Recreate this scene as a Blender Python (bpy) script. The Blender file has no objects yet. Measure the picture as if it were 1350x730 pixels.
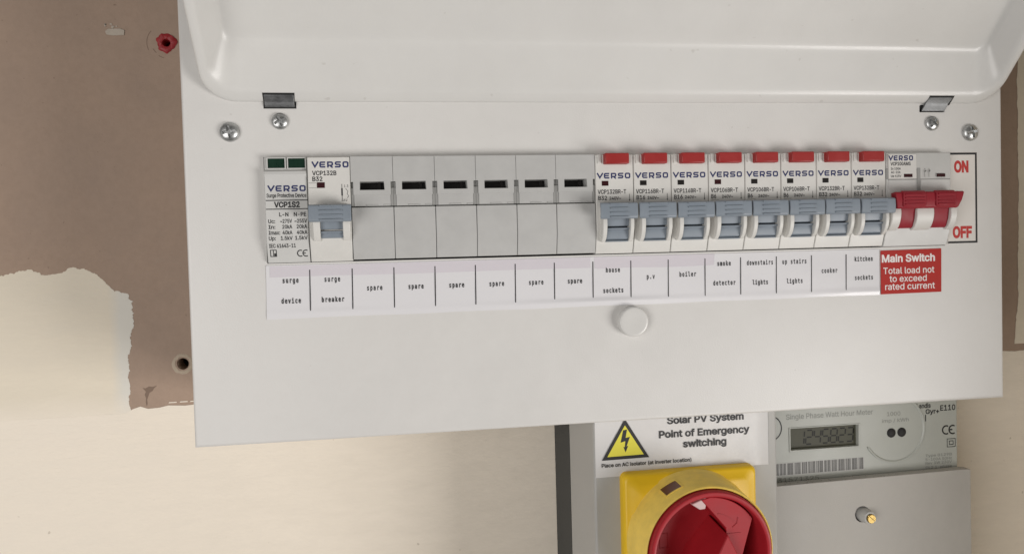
import bpy, bmesh, math, random, os
from mathutils import Vector, Matrix
from mathutils.geometry import tessellate_polygon, delaunay_2d_cdt
import numpy as np

# ---------------------------------------------------------------- camera, world, lights
# units in this script are millimetres, turned into metres on linking.
# X to the right along the wall, Y into the wall (front cover at Y=0, wall face at Y=115), Z up
S = 0.001
scn = bpy.context.scene
col = scn.collection
random.seed(7)

CAM, YAW, PITCH, ROLL, FPX, WPX = (34.93, -342.47, 11.74), 0.15279, -0.0306, -0.0275, 1014.0, 1350.0
def make_camera():
    cw, sw, cp, sp = math.cos(YAW), math.sin(YAW), math.cos(PITCH), math.sin(PITCH)
    fwd = Vector((sw*cp, cw*cp, sp)); right = Vector((cw, -sw, 0)); up = right.cross(fwd)
    cr, sr = math.cos(ROLL), math.sin(ROLL)
    r2 = cr*right + sr*up; u2 = -sr*right + cr*up
    cd = bpy.data.cameras.new('camera'); co = bpy.data.objects.new('camera', cd); col.objects.link(co)
    m = Matrix.Identity(4)
    for i in range(3):
        m[i][0], m[i][1], m[i][2] = r2[i], u2[i], -fwd[i]
        m[i][3] = CAM[i]*S
    co.matrix_world = m
    cd.sensor_fit = 'HORIZONTAL'; cd.sensor_width = 36; cd.lens = 36*FPX/WPX
    cd.clip_start = 0.01; cd.clip_end = 50
    scn.camera = co
make_camera()

w = bpy.data.worlds.new('World'); scn.world = w; w.use_nodes = True
bg = w.node_tree.nodes['Background']
bg.inputs[0].default_value = (1.0, 0.96, 0.91, 1); bg.inputs[1].default_value = 0.13

def area(name, loc, target, size, size_y, power, color):
    l = bpy.data.lights.new(name, 'AREA'); l.shape = 'RECTANGLE'; l.size = size; l.size_y = size_y
    l.energy = power; l.color = color
    o = bpy.data.objects.new(name, l); col.objects.link(o)
    o.location = loc
    o.rotation_euler = (Vector(target)-Vector(loc)).to_track_quat('-Z', 'Y').to_euler()
    return o
area('right_window', (1.22, -1.02, -0.55), (0.16, 0.02, 0), 0.75, 0.6, 17, (1.0, 0.965, 0.935))
area('left_window', (-0.80, -1.05, -0.18), (0.05, 0.05, 0), 0.8, 0.9, 9.8, (1.0, 0.965, 0.935))

vs = scn.view_settings
scn.display_settings.display_device = 'sRGB'
vs.view_transform = 'Standard'; vs.look = 'None'; vs.exposure = 0.0; vs.gamma = 1.0; vs.use_curve_mapping = False

# ---------------------------------------------------------------- materials
def srgb(r, g, b):
    f = lambda c: c/255/12.92 if c/255 <= .04045 else ((c/255+.055)/1.055)**2.4
    return (f(r), f(g), f(b), 1)
def mat(name, color, rough=0.45, metal=0.0, bump=0.0, bscale=900, vary=0.0, vscale=60, coat=0.0, stretch=None, spec=0.5, sss=0):
    m = bpy.data.materials.new(name); m.use_nodes = True
    nt = m.node_tree; n = nt.nodes; L = nt.links
    b = n['Principled BSDF']
    b.inputs['Base Color'].default_value = color
    b.inputs['Roughness'].default_value = rough; b.inputs['Metallic'].default_value = metal
    b.inputs['Coat Weight'].default_value = coat; b.inputs['Coat Roughness'].default_value = 0.12
    b.inputs['Specular IOR Level'].default_value = spec
    tc = n.new('ShaderNodeNewGeometry')
    vec = tc.outputs['Position']
    if stretch:
        mp = n.new('ShaderNodeMapping'); mp.inputs['Scale'].default_value = stretch
        L.new(vec, mp.inputs[0]); vec = mp.outputs[0]
    if bump:
        t = n.new('ShaderNodeTexNoise'); t.inputs['Scale'].default_value = bscale; t.inputs['Detail'].default_value = 4
        L.new(vec, t.inputs['Vector'])
        bp = n.new('ShaderNodeBump'); bp.inputs['Strength'].default_value = bump; bp.inputs['Distance'].default_value = 0.0004
        L.new(t.outputs['Fac'], bp.inputs['Height']); L.new(bp.outputs[0], b.inputs['Normal'])
    if vary:
        t2 = n.new('ShaderNodeTexNoise'); t2.inputs['Scale'].default_value = vscale; t2.inputs['Detail'].default_value = 6
        t2.inputs['Roughness'].default_value = 0.65
        L.new(vec, t2.inputs['Vector'])
        rp = n.new('ShaderNodeMapRange'); rp.inputs['From Min'].default_value = 0.3; rp.inputs['From Max'].default_value = 0.7
        rp.inputs['To Min'].default_value = 1-vary; rp.inputs['To Max'].default_value = 1+vary*.5
        L.new(t2.outputs['Fac'], rp.inputs['Value'])
        mx = n.new('ShaderNodeVectorMath'); mx.operation = 'SCALE'
        mx.inputs[0].default_value = color[:3]; L.new(rp.outputs[0], mx.inputs['Scale'])
        L.new(mx.outputs[0], b.inputs['Base Color'])
        rr = n.new('ShaderNodeMapRange'); rr.inputs['From Min'].default_value = 0.3; rr.inputs['From Max'].default_value = 0.7
        rr.inputs['To Min'].default_value = rough*0.85; rr.inputs['To Max'].default_value = min(1, rough*1.15)
        L.new(t2.outputs['Fac'], rr.inputs['Value']); L.new(rr.outputs[0], b.inputs['Roughness'])
    return m

M = {}
M['powder'] = mat('powder_coat', (0.69, 0.68, 0.66, 1), 0.40, bump=0.16, bscale=1400, vary=0.05, vscale=16)
M['door'] = mat('door_coat', (0.66, 0.655, 0.635, 1), 0.36, coat=0.12, bump=0.06, bscale=1200, vary=0.03, vscale=20)
M['white'] = mat('white_plastic', (0.66, 0.65, 0.62, 1), 0.42, bump=0.05, bscale=3000, vary=0.04, vscale=120)
M['surge'] = mat('pale_grey_plastic', (0.58, 0.58, 0.565, 1), 0.45, bump=0.05, bscale=3000, vary=0.04, vscale=120)
M['blank'] = mat('grey_blank_plastic', (0.475, 0.475, 0.465, 1), 0.5, bump=0.08, bscale=2600, vary=0.05, vscale=120)
M['blank_dk'] = mat('grey_slot_plastic', (0.30, 0.30, 0.29, 1), 0.55)
M['toggle'] = mat('blue_grey_plastic', (0.225, 0.262, 0.305, 1), 0.42, bump=0.06, bscale=2600, vary=0.06, vscale=160)
M['red'] = mat('red_plastic', (0.33, 0.022, 0.021, 1), 0.4, bump=0.04, bscale=2500, vary=0.06, vscale=150)
M['redtog'] = mat('crimson_plastic', (0.28, 0.014, 0.026, 1), 0.48, spec=0.3, bump=0.06, bscale=2500, vary=0.08, vscale=150)
M['dial'] = mat('dial_red_plastic', (0.37, 0.016, 0.024, 1), 0.45, spec=0.3, bump=0.06, bscale=2200, vary=0.08, vscale=90)
M['black'] = mat('black_print', (0.015, 0.015, 0.017, 1), 0.5)
M['grey_print'] = mat('grey_print', (0.11, 0.11, 0.108, 1), 0.5)
M['faint_print'] = mat('faint_print', (0.29, 0.30, 0.28, 1), 0.5)
M['navy'] = mat('navy_print', (0.018, 0.026, 0.11, 1), 0.45)
M['redprint'] = mat('red_print', (0.50, 0.035, 0.03, 1), 0.5)
M['whiteprint'] = mat('white_print', (0.80, 0.76, 0.74, 1), 0.5)
M['window_red'] = mat('dark_red_window', (0.035, 0.006, 0.008, 1), 0.25)
M['window_black'] = mat('dark_window', (0.012, 0.010, 0.009, 1), 0.3)
M['tab'] = mat('pinkish_white_plastic', (0.62, 0.47, 0.46, 1), 0.5)
M['padlock'] = mat('dark_brown_window', (0.12, 0.032, 0.012, 1), 0.3)
M['green'] = mat('dark_green_window', (0.006, 0.030, 0.017, 1), 0.3, spec=0.25, vary=0.25, vscale=300)
M['dark'] = mat('dark_gap', (0.012, 0.012, 0.012, 1), 0.8)
M['steel'] = mat('zinc_steel', (0.55, 0.56, 0.56, 1), 0.36, metal=1, bump=0.12, bscale=1500, vary=0.2, vscale=500)
M['hinge'] = mat('dull_zinc', (0.21, 0.215, 0.22, 1), 0.5, metal=1, bump=0.15, bscale=1200, vary=0.25, vscale=400)
M['brass'] = mat('brass', (0.42, 0.30, 0.11, 1), 0.38, metal=1, bump=0.1, bscale=1500, vary=0.15, vscale=500)
M['paper'] = mat('laminated_paper', (0.74, 0.735, 0.755, 1), 0.35, bump=0.35, bscale=90, coat=0.35)
M['tape'] = mat('glare_tinted_tape', (0.69, 0.655, 0.70, 1), 0.16, bump=0.7, bscale=110, coat=0.5)  # lavender base colour paints the reflection lying on the tape
M['sticker'] = mat('white_sticker', (0.66, 0.655, 0.655, 1), 0.3, bump=0.7, bscale=70, coat=0.25)
M['onoff'] = mat('on_off_sticker', (0.72, 0.69, 0.65, 1), 0.4)
M['redsticker'] = mat('red_sticker', (0.44, 0.032, 0.026, 1), 0.55, spec=0.2, vary=0.05, vscale=100)
M['yellow'] = mat('yellow_plastic', (0.86, 0.55, 0.010, 1), 0.42, bump=0.05, bscale=1800, vary=0.05, vscale=80)
M['collar'] = mat('scuffed_yellow_plastic', (0.90, 0.65, 0.13, 1), 0.6, bump=0.18, bscale=1500, vary=0.13, vscale=140)
M['warn'] = mat('warning_yellow', (0.72, 0.66, 0.06, 1), 0.4)
M['iso'] = mat('grey_enclosure', (0.43, 0.427, 0.412, 1), 0.5, bump=0.15, bscale=1600, vary=0.05, vscale=60)
M['iso_dk'] = mat('charcoal_base', (0.028, 0.031, 0.031, 1), 0.6, bump=0.1, bscale=1200)
M['meter'] = mat('meter_face', (0.52, 0.54, 0.50, 1), 0.36, vary=0.05, vscale=50)
M['cover'] = mat('terminal_cover', (0.55, 0.53, 0.495, 1), 0.5, bump=0.2, bscale=1400, vary=0.06, vscale=60)
M['lcd'] = mat('lcd_glass', (0.105, 0.105, 0.075, 1), 0.4, spec=0.2)
M['lcdseg'] = mat('lcd_segment', (0.014, 0.014, 0.012, 1), 0.4, spec=0.2)
M['dust'] = mat('dust', (0.20, 0.165, 0.125, 1), 0.95, bump=1.0, bscale=1500)
M['plaster'] = mat('bare_plaster', (0.39, 0.285, 0.218, 1), 0.75, bump=0.25, bscale=500, vary=0.13, vscale=14)
def mottle(m, scale, amt, tint):
    nt = m.node_tree; n = nt.nodes; L = nt.links; b = n['Principled BSDF']; src = b.inputs['Base Color'].links[0].from_socket
    g = n.new('ShaderNodeNewGeometry'); t = n.new('ShaderNodeTexNoise'); t.inputs['Scale'].default_value = scale; t.inputs['Detail'].default_value = 8; t.inputs['Roughness'].default_value = .75
    L.new(g.outputs['Position'], t.inputs['Vector'])
    r = n.new('ShaderNodeMapRange'); r.inputs['From Min'].default_value = .42; r.inputs['From Max'].default_value = .72; r.inputs['To Max'].default_value = amt
    L.new(t.outputs['Fac'], r.inputs['Value'])
    x = n.new('ShaderNodeMix'); x.data_type = 'RGBA'; L.new(r.outputs[0], x.inputs['Factor']); L.new(src, x.inputs['A']); x.inputs['B'].default_value = tint
    L.new(x.outputs['Result'], b.inputs['Base Color'])
def speck(m, scale, amt, tint):           # sparse specks of dirt
    nt = m.node_tree; n = nt.nodes; L = nt.links; b = n['Principled BSDF']; src = b.inputs['Base Color'].links[0].from_socket
    g = n.new('ShaderNodeNewGeometry'); t = n.new('ShaderNodeTexNoise'); t.inputs['Scale'].default_value = scale; t.inputs['Detail'].default_value = 1
    L.new(g.outputs['Position'], t.inputs['Vector'])
    r = n.new('ShaderNodeMapRange'); r.inputs['From Min'].default_value = .765; r.inputs['From Max'].default_value = .81; r.inputs['To Max'].default_value = amt
    L.new(t.outputs['Fac'], r.inputs['Value'])
    x = n.new('ShaderNodeMix'); x.data_type = 'RGBA'; L.new(r.outputs[0], x.inputs['Factor']); L.new(src, x.inputs['A']); x.inputs['B'].default_value = tint
    L.new(x.outputs['Result'], b.inputs['Base Color'])
mottle(M['plaster'], 26, .45, (0.42, 0.305, 0.23, 1)); mottle(M['plaster'], 300, .22, (0.24, 0.17, 0.12, 1)); speck(M['plaster'], 520, .45, (0.14, 0.09, 0.06, 1))
speck(M['powder'], 240, .25, (0.30, 0.27, 0.23, 1)); speck(M['door'], 230, .22, (0.30, 0.27, 0.23, 1))
mottle(M['powder'], 34, .12, (0.50, 0.48, 0.45, 1)); mottle(M['door'], 30, .12, (0.52, 0.50, 0.47, 1))
M['broken'] = mat('broken_plaster', (0.47, 0.39, 0.30, 1), 0.9, bump=1.0, bscale=900)
M['pencil'] = mat('pencil_mark', (0.215, 0.15, 0.11, 1), 0.8)
M['cream'] = mat('cream_paint', (0.86, 0.78, 0.665, 1), 0.55, bump=1.0, bscale=330, vary=0.035, vscale=110, stretch=(0.40, 1, 1.5))
speck(M['cream'], 210, .4, (0.30, 0.24, 0.17, 1))
M['cream2'] = mat('first_coat_paint', (0.78, 0.705, 0.575, 1), 0.6, bump=0.6, bscale=260, vary=0.06, vscale=40, stretch=(0.5, 1, 1.4))
def first_coat():
    # yellowed coat that turns chalky where it was brushed thin at its right end and is freshly gone over below
    m = mat('first_coat', (0.78, 0.705, 0.575, 1), 0.6, bump=0.6, bscale=260, vary=0.06, vscale=40, stretch=(0.5, 1, 1.4))
    nt = m.node_tree; n = nt.nodes; L = nt.links; b = n['Principled BSDF']
    src = b.inputs['Base Color'].links[0].from_socket
    g = n.new('ShaderNodeNewGeometry'); sp_ = n.new('ShaderNodeSeparateXYZ'); L.new(g.outputs['Position'], sp_.inputs[0])
    nz = n.new('ShaderNodeTexNoise'); nz.inputs['Scale'].default_value = 90; nz.inputs['Detail'].default_value = 5; L.new(g.outputs['Position'], nz.inputs['Vector'])
    def ramp(sock, lo, hi, jit):
        ma = n.new('ShaderNodeMath'); ma.operation = 'MULTIPLY_ADD'; ma.inputs[1].default_value = jit; L.new(nz.outputs['Fac'], ma.inputs[0]); L.new(sock, ma.inputs[2])
        r = n.new('ShaderNodeMapRange'); r.inputs['From Min'].default_value = lo+jit/2; r.inputs['From Max'].default_value = hi+jit/2; L.new(ma.outputs[0], r.inputs['Value']); return r.outputs[0]
    def mix(fac, a_, col_):
        x = n.new('ShaderNodeMix'); x.data_type = 'RGBA'; L.new(fac, x.inputs['Factor']); L.new(a_, x.inputs['A']); x.inputs['B'].default_value = col_; return x.outputs['Result']
    c1 = mix(ramp(sp_.outputs['X'], -.1225, -.1165, .004), src, (0.70, 0.675, 0.61, 1))
    c2 = mix(ramp(sp_.outputs['Z'], -.060, -.076, .006), c1, (0.86, 0.78, 0.665, 1))
    L.new(c2, b.inputs['Base Color'])
    return m
M['first'] = first_coat()
M['chalk'] = mat('thin_white_coat', (0.66, 0.64, 0.58, 1), 0.65, bump=0.6, bscale=300, vary=0.09, vscale=70)
M['scrap'] = mat('filler', (0.50, 0.44, 0.37, 1), 0.8, bump=0.5, bscale=900, vary=0.1, vscale=300)
M['plug'] = mat('wall_plug_red', (0.33, 0.02, 0.025, 1), 0.5, bump=0.4, bscale=1500, vary=0.2, vscale=400)

# ---------------------------------------------------------------- mesh helpers
def BM(): return bmesh.new()
def wloc(o):
    v = Vector((0, 0, 0))
    while o: v += o.location; o = o.parent
    return v
def obj(name, bm, m, parent=None, bevel=0, seg=2, smooth=None, at=None):
    me = bpy.data.meshes.new(name)
    org = wloc(parent)/S if parent else Vector(at or (0, 0, 0))
    bmesh.ops.transform(bm, matrix=Matrix.Scale(S, 4) @ Matrix.Translation(-org), verts=bm.verts)
    bm.normal_update(); bm.to_mesh(me); bm.free()
    me.materials.append(m)
    o = bpy.data.objects.new(name, me); col.objects.link(o)
    if parent: o.parent = parent
    else: o.location = org*S
    if bevel:
        b = o.modifiers.new('bevel', 'BEVEL'); b.width = bevel*S; b.segments = seg; b.limit_method = 'ANGLE'
        b.angle_limit = math.radians(35); b.use_clamp_overlap = True
        b.harden_normals = False
    if smooth or bevel:
        me.shade_smooth(); me.set_sharp_from_angle(angle=math.radians(smooth or 40))
    return o
def thing(name, loc, label, cat, group=None):
    o = bpy.data.objects.new(name, None); col.objects.link(o); o.empty_display_size = 0.01
    o.location = Vector(loc)*S; tag(o, label, cat, group); return o
def tag(o, label, cat, group=None):
    o['label'] = label; o['category'] = cat
    if group: o['group'] = group
    return o
def box(bm, x0, x1, y0, y1, z0, z1):
    v = [bm.verts.new(p) for p in ((x0,y0,z0),(x1,y0,z0),(x1,y1,z0),(x0,y1,z0),(x0,y0,z1),(x1,y0,z1),(x1,y1,z1),(x0,y1,z1))]
    for f in ((0,3,2,1),(4,5,6,7),(0,1,5,4),(2,3,7,6),(1,2,6,5),(0,4,7,3)): bm.faces.new([v[i] for i in f])
    return bm
def fixn(bm): bmesh.ops.recalc_face_normals(bm, faces=bm.faces); return bm
def prism_x(bm, prof, x0, x1):          # prof: (y,z) outline run along X
    a = [bm.verts.new((x0, y, z)) for y, z in prof]; b = [bm.verts.new((x1, y, z)) for y, z in prof]
    n = len(prof)
    for i in range(n): bm.faces.new((a[i], a[(i+1) % n], b[(i+1) % n], b[i]))
    bm.faces.new(a); bm.faces.new(b)
    return fixn(bm)
def prism_y(bm, poly, y0, y1):          # poly: (x,z) outline run along Y
    a = [bm.verts.new((x, y0, z)) for x, z in poly]; b = [bm.verts.new((x, y1, z)) for x, z in poly]
    n = len(poly)
    for i in range(n): bm.faces.new((a[i], a[(i+1) % n], b[(i+1) % n], b[i]))
    bm.faces.new(a); bm.faces.new(b)
    return fixn(bm)
def plate(bm, outer, holes, y0, y1):    # flat sheet with openings
    loops = [outer]+holes
    pts = [p for l in loops for p in l]
    tri = tessellate_polygon([[Vector((x, z, 0)) for x, z in l] for l in loops])
    A = [bm.verts.new((x, y0, z)) for x, z in pts]; B = [bm.verts.new((x, y1, z)) for x, z in pts]
    for t in tri:
        bm.faces.new([A[i] for i in t]); bm.faces.new([B[i] for i in reversed(t)])
    k = 0
    for l in loops:
        n = len(l)
        for i in range(n):
            a, b = k+i, k+(i+1) % n
            bm.faces.new((A[a], A[b], B[b], B[a]))
        k += n
    return fixn(bm)
def sheet(bm, poly, y):                 # print or paint facing the viewer
    tri = tessellate_polygon([[Vector((x, z, 0)) for x, z in poly]])
    v = [bm.verts.new((x, y, z)) for x, z in poly]
    for t in tri: bm.faces.new([v[i] for i in t])
    for f in bm.faces:
        f.normal_update()
        if f.normal.y > 0: f.normal_flip()
    return bm
def rect(bm, x0, x1, z0, z1, y): return sheet(bm, [(x0, z0), (x1, z0), (x1, z1), (x0, z1)], y)
def lathe(bm, prof, cx, cz, seg=48, a0=0, close=True):   # prof: (r,y) turned round an axis along Y
    rings = []
    for r, y in prof:
        if r < 1e-6: rings.append([bm.verts.new((cx, y, cz))])
        else: rings.append([bm.verts.new((cx+r*math.cos(a0+2*math.pi*k/seg), y, cz+r*math.sin(a0+2*math.pi*k/seg))) for k in range(seg)])
    for A, B in zip(rings, rings[1:]):
        for k in range(seg):
            k2 = (k+1) % seg
            if len(A) == 1 and len(B) == 1: continue
            if len(A) == 1: bm.faces.new((A[0], B[k2], B[k]))
            elif len(B) == 1: bm.faces.new((A[k], A[k2], B[0]))
            else: bm.faces.new((A[k], A[k2], B[k2], B[k]))
    return fixn(bm)
def circ(cx, cz, r, n=24, j=0):
    return [(cx+(r+random.uniform(-j, j))*math.cos(2*math.pi*k/n), cz+(r+random.uniform(-j, j))*math.sin(2*math.pi*k/n)) for k in range(n)]
def stroke(bm, pts, wd, y, closed=False):   # mitred line of constant width
    n = len(pts); P = [Vector(p) for p in pts]; Lf = []; Rt = []
    for i in range(n):
        d1 = (P[i]-P[i-1]).normalized() if (i > 0 or closed) else None
        d2 = (P[(i+1) % n]-P[i]).normalized() if (i < n-1 or closed) else None
        if d1 is None: d1 = d2
        if d2 is None: d2 = d1
        n1 = Vector((-d1.y, d1.x)); n2 = Vector((-d2.y, d2.x))
        m = n1+n2
        m = m.normalized() if m.length > 1e-6 else n1
        k = wd/2/max(0.35, m.dot(n1))
        Lf.append(bm.verts.new((P[i].x+m.x*k, y, P[i].y+m.y*k))); Rt.append(bm.verts.new((P[i].x-m.x*k, y, P[i].y-m.y*k)))
    for i in range(n if closed else n-1):
        j = (i+1) % n
        f = bm.faces.new((Lf[i], Rt[i], Rt[j], Lf[j])); f.normal_update()
        if f.normal.y > 0: f.normal_flip()
    return bm
def cut(o, cutter_bm):                  # carve a recess for good (the cutter is thrown away)
    c = obj('cutter', cutter_bm, M['dark'])
    c.location -= Vector((0, 0, 0))
    md = o.modifiers.new('cut', 'BOOLEAN'); md.object = c; md.operation = 'DIFFERENCE'; md.solver = 'EXACT'
    bpy.context.view_layer.update()
    dg = bpy.context.evaluated_depsgraph_get()
    me = bpy.data.meshes.new_from_object(o.evaluated_get(dg))
    o.modifiers.clear(); o.data = me
    me.shade_smooth(); me.set_sharp_from_angle(angle=math.radians(35))
    bpy.data.objects.remove(c)

# ---------------------------------------------------------------- lettering
def font(fn):
    try:
        return bpy.data.fonts.load(os.path.join(bpy.utils.system_resource('DATAFILES', path='fonts'), fn))
    except Exception:
        return None
F_SANS, F_MONO = font('Inter.woff2'), font('DejaVuSansMono.woff2')
GL = {}
def glyphs(s, f, bold):                 # outlines filled contour by contour, so that strokes that overlap inside a letter stay solid
    key = (s, f.name if f else '', bold)
    if key in GL: return GL[key]
    c = bpy.data.curves.new('lettering', 'FONT'); c.body = s; c.size = 1; c.resolution_u = 3
    if f: c.font = f
    c.dimensions = '2D'; c.fill_mode = 'NONE'
    o = bpy.data.objects.new('lettering', c)
    me = bpy.data.meshes.new_from_object(o)
    co = [(v.co.x, v.co.y) for v in me.vertices]; nb = [[] for _ in co]
    for e in me.edges: a, b = e.vertices; nb[a].append(b); nb[b].append(a)
    bpy.data.objects.remove(o); bpy.data.curves.remove(c); bpy.data.meshes.remove(me)
    seen = set(); loops = []
    for i in range(len(co)):
        if i in seen or len(nb[i]) != 2: continue
        L = [i]; seen.add(i); prv, cur = i, nb[i][0]
        while cur != i and cur not in seen and len(nb[cur]) == 2:
            L.append(cur); seen.add(cur)
            nx = nb[cur][0] if nb[cur][1] == prv else nb[cur][1]; prv, cur = cur, nx
        if len(L) > 2: loops.append([co[k] for k in L])
    ar = lambda l: sum(l[k-1][0]*l[k][1]-l[k][0]*l[k-1][1] for k in range(len(l)))/2
    def fat(l):                         # outline pushed outwards by the extra weight
        if not bold: return l
        A_ = ar(l); sg_ = 1 if A_*sgn0 > 0 else -1; n_ = len(l); out = []
        o_ = 1 if A_ > 0 else -1
        for k in range(n_):
            P0, P1, P2 = Vector(l[k-1]), Vector(l[k]), Vector(l[(k+1) % n_])
            d1, d2 = P1-P0, P2-P1
            if d1.length < 1e-7: d1 = d2
            if d2.length < 1e-7: d2 = d1
            if d1.length < 1e-7: out.append(l[k]); continue
            d1.normalize(); d2.normalize()
            n1, n2 = Vector((d1.y, -d1.x)), Vector((d2.y, -d2.x)); m = n1+n2
            m = m.normalized() if m.length > 1e-5 else n1
            q = P1+m*(bold/max(.5, m.dot(n1)))*o_*sg_
            out.append((q.x, q.y))
        return out
    sgn0 = 1 if ar(max(loops, key=lambda l: abs(ar(l)))) > 0 else -1
    loops = [fat(l) for l in loops]
    vin = [Vector(q) for l in loops for q in l]; ein = []; k = 0
    for l in loops: ein += [(k+i, k+(i+1) % len(l)) for i in range(len(l))]; k += len(l)
    vo, _, fo, *_ = delaunay_2d_cdt(vin, ein, [], 0, 1e-6)
    P0 = np.array([tuple(vin[a_]) for a_, b_ in ein]); P1 = np.array([tuple(vin[b_]) for a_, b_ in ein])
    F = []
    for t in fo:
        c0 = sum((vo[i] for i in t), Vector((0, 0)))/len(t)
        up = (P0[:, 1] <= c0.y) & (P1[:, 1] > c0.y); dn = (P1[:, 1] <= c0.y) & (P0[:, 1] > c0.y)
        sd = (P1[:, 0]-P0[:, 0])*(c0.y-P0[:, 1])-(c0.x-P0[:, 0])*(P1[:, 1]-P0[:, 1])
        if int((up & (sd > 0)).sum())-int((dn & (sd < 0)).sum()) != 0:
            q = [vo[i] for i in t]
            A2 = (q[1].x-q[0].x)*(q[2].y-q[0].y)-(q[1].y-q[0].y)*(q[2].x-q[0].x)
            F.append(tuple(t) if A2 > 0 else tuple(reversed(t)))
    V = [(v.x, v.y, 0) for v in vo]
    GL[key] = (V, F)
    return V, F
CAP = {}
def capheight(f):
    k = f.name if f else ''
    if k not in CAP:
        v, _ = glyphs('H', f, 0); CAP[k] = max(p[1] for p in v)-min(p[1] for p in v)
    return CAP[k]
def text(bm, s, x0, x1, z, cap, y, bold=0.012, f=None, align='FIT'):
    f = f or F_SANS
    v, fs = glyphs(s, f, bold)
    xs = [p[0] for p in v]; a, b = min(xs), max(xs)
    k = cap/capheight(f)
    kx = k if align != 'FIT' else (x1-x0)/(b-a)
    off = x0 if align != 'C' else (x0+x1)/2-(b-a)*k/2
    nv = [bm.verts.new((off+(p[0]-a)*kx, y-p[2]*3, z+p[1]*k)) for p in v]
    for q in fs:
        try: bm.faces.new([nv[i] for i in q])
        except ValueError: pass
    return bm
def mono(bm, s, xc, z, cap, adv, y, bold=0.02):
    k = cap/capheight(F_MONO)
    x = xc-adv*len(s)/2
    for ch in s:
        if ch != ' ':
            v, fs = glyphs(ch, F_MONO, bold)
            nv = [bm.verts.new((x+p[0]*adv/.602, y-p[2]*3, z+p[1]*k)) for p in v]
            for q in fs: bm.faces.new([nv[i] for i in q])
        x += adv
    return bm
def wordmark(bm, x0, x1, z0, z1, y):    # wide square letters
    W = x1-x0; g = W*0.045; lw = (W-4*g)/5; h = z1-z0; t = h*0.245; q = t/2
    X = lambda i: x0+i*(lw+g)
    a = X(0); stroke(bm, [(a+q*.6, z1), (a+lw*.53, z0+q*1.3), (a+lw+g*.35, z1)], t, y)
    a = X(1); stroke(bm, [(a+lw-q*.2, z1-q), (a+q+q, z1-q), (a+q, z1-2*q), (a+q, z0+2*q), (a+2*q, z0+q), (a+lw-q*.2, z0+q)], t, y)
    rect(bm, a+t*1.02, a+lw*.9, (z0+z1)/2-q*.9, (z0+z1)/2+q*.9, y)
    a = X(2); stroke(bm, [(a+q, z0), (a+q, z1-q), (a+lw-2*q, z1-q), (a+lw-q, z1-2*q), (a+lw-q, z0+h*.5), (a+lw-2*q, z0+h*.36), (a+t*1.05, z0+h*.36)], t, y)
    stroke(bm, [(a+lw*.55, z0+h*.24), (a+lw-q*.7, z0)], t*.95, y)
    a = X(3); stroke(bm, [(a+lw, z1-q), (a+2*q, z1-q), (a+q, z1-2*q), (a+q, z0+h*.6), (a+2*q, z0+h*.5), (a+lw-2*q, z0+h*.5), (a+lw-q, z0+h*.4), (a+lw-q, z0+2*q), (a+lw-2*q, z0+q), (a, z0+q)], t, y)
    a = X(4); stroke(bm, [(a+2*q, z0+q), (a+lw-2*q, z0+q), (a+lw-q, z0+2*q), (a+lw-q, z1-2*q), (a+lw-2*q, z1-q), (a+2*q, z1-q), (a+q, z1-2*q), (a+q, z0+2*q)], t, y, closed=True)
    return bm
def ce_mark(bm, x0, z0, h, y, wd=None):
    r = h/2; wd = wd or h*.17
    arc = lambda cx: [(cx+r*math.cos(math.radians(d)), z0+r+r*math.sin(math.radians(d))) for d in range(60, 301, 20)]
    stroke(bm, arc(x0+r), wd, y); stroke(bm, arc(x0+r*2.75), wd, y)
    rect(bm, x0+r*1.75+wd*.6, x0+r*2.65, z0+r-wd/2, z0+r+wd/2, y)
    return bm

# ================================================================= wall
WALL = 115.0
HOLE = (-84.5, -45.5); PLUG = (-86.2, 134.3)
bm = BM(); plate(bm, [(-1500, -1400), (1900, -1400), (1900, 1400), (-1500, 1400)],
                 [circ(*HOLE, 3.3, 24, .12), circ(*PLUG, 4.3, 22, .2)], WALL, WALL+14)
wall = obj('wall', bm, M['plaster']); wall['kind'] = 'structure'
bm = BM(); box(bm, -130, -40, WALL+14.05, WALL+16, -100, 190)
obj('masonry_behind', bm, M['dark'], wall)
bm = BM()
lathe(bm, [(5.9, WALL+.05), (5.2, WALL-.4), (4.0, WALL-.25), (3.15, WALL+3)], HOLE[0], HOLE[1], 30)
for v in bm.verts: v.co.x += random.uniform(-.3, .3); v.co.z += random.uniform(-.3, .3)
obj('hole_rim', bm, M['broken'], wall, smooth=60)

def ragged(p0, p1, amp, step=.5, seed=1):
    rnd = random.Random(seed); out = []; P0, P1 = Vector(p0), Vector(p1); L = (P1-P0).length; n = max(2, int(L/min(step, 2.0)))
    d = (P1-P0).normalized(); nn = Vector((-d.y, d.x)); k = j = 0
    for i in range(n):
        k = 0.9*k+rnd.uniform(-1, 1)*amp*.30; j = .45*j+rnd.uniform(-1, 1)*amp*.26
        if rnd.random() < .05: j += rnd.choice((-1, 1))*amp*rnd.uniform(.3, .8)
        e = min(1, i/3, (n-i)/3)
        q = P0+(P1-P0)*(i/n)+nn*(k+j)*e
        out.append((q.x, q.y))
    return out
def skin(poly, y, th=0.25):
    b = BM(); plate(b, poly, [], y-th, y-.01); return b
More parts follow.
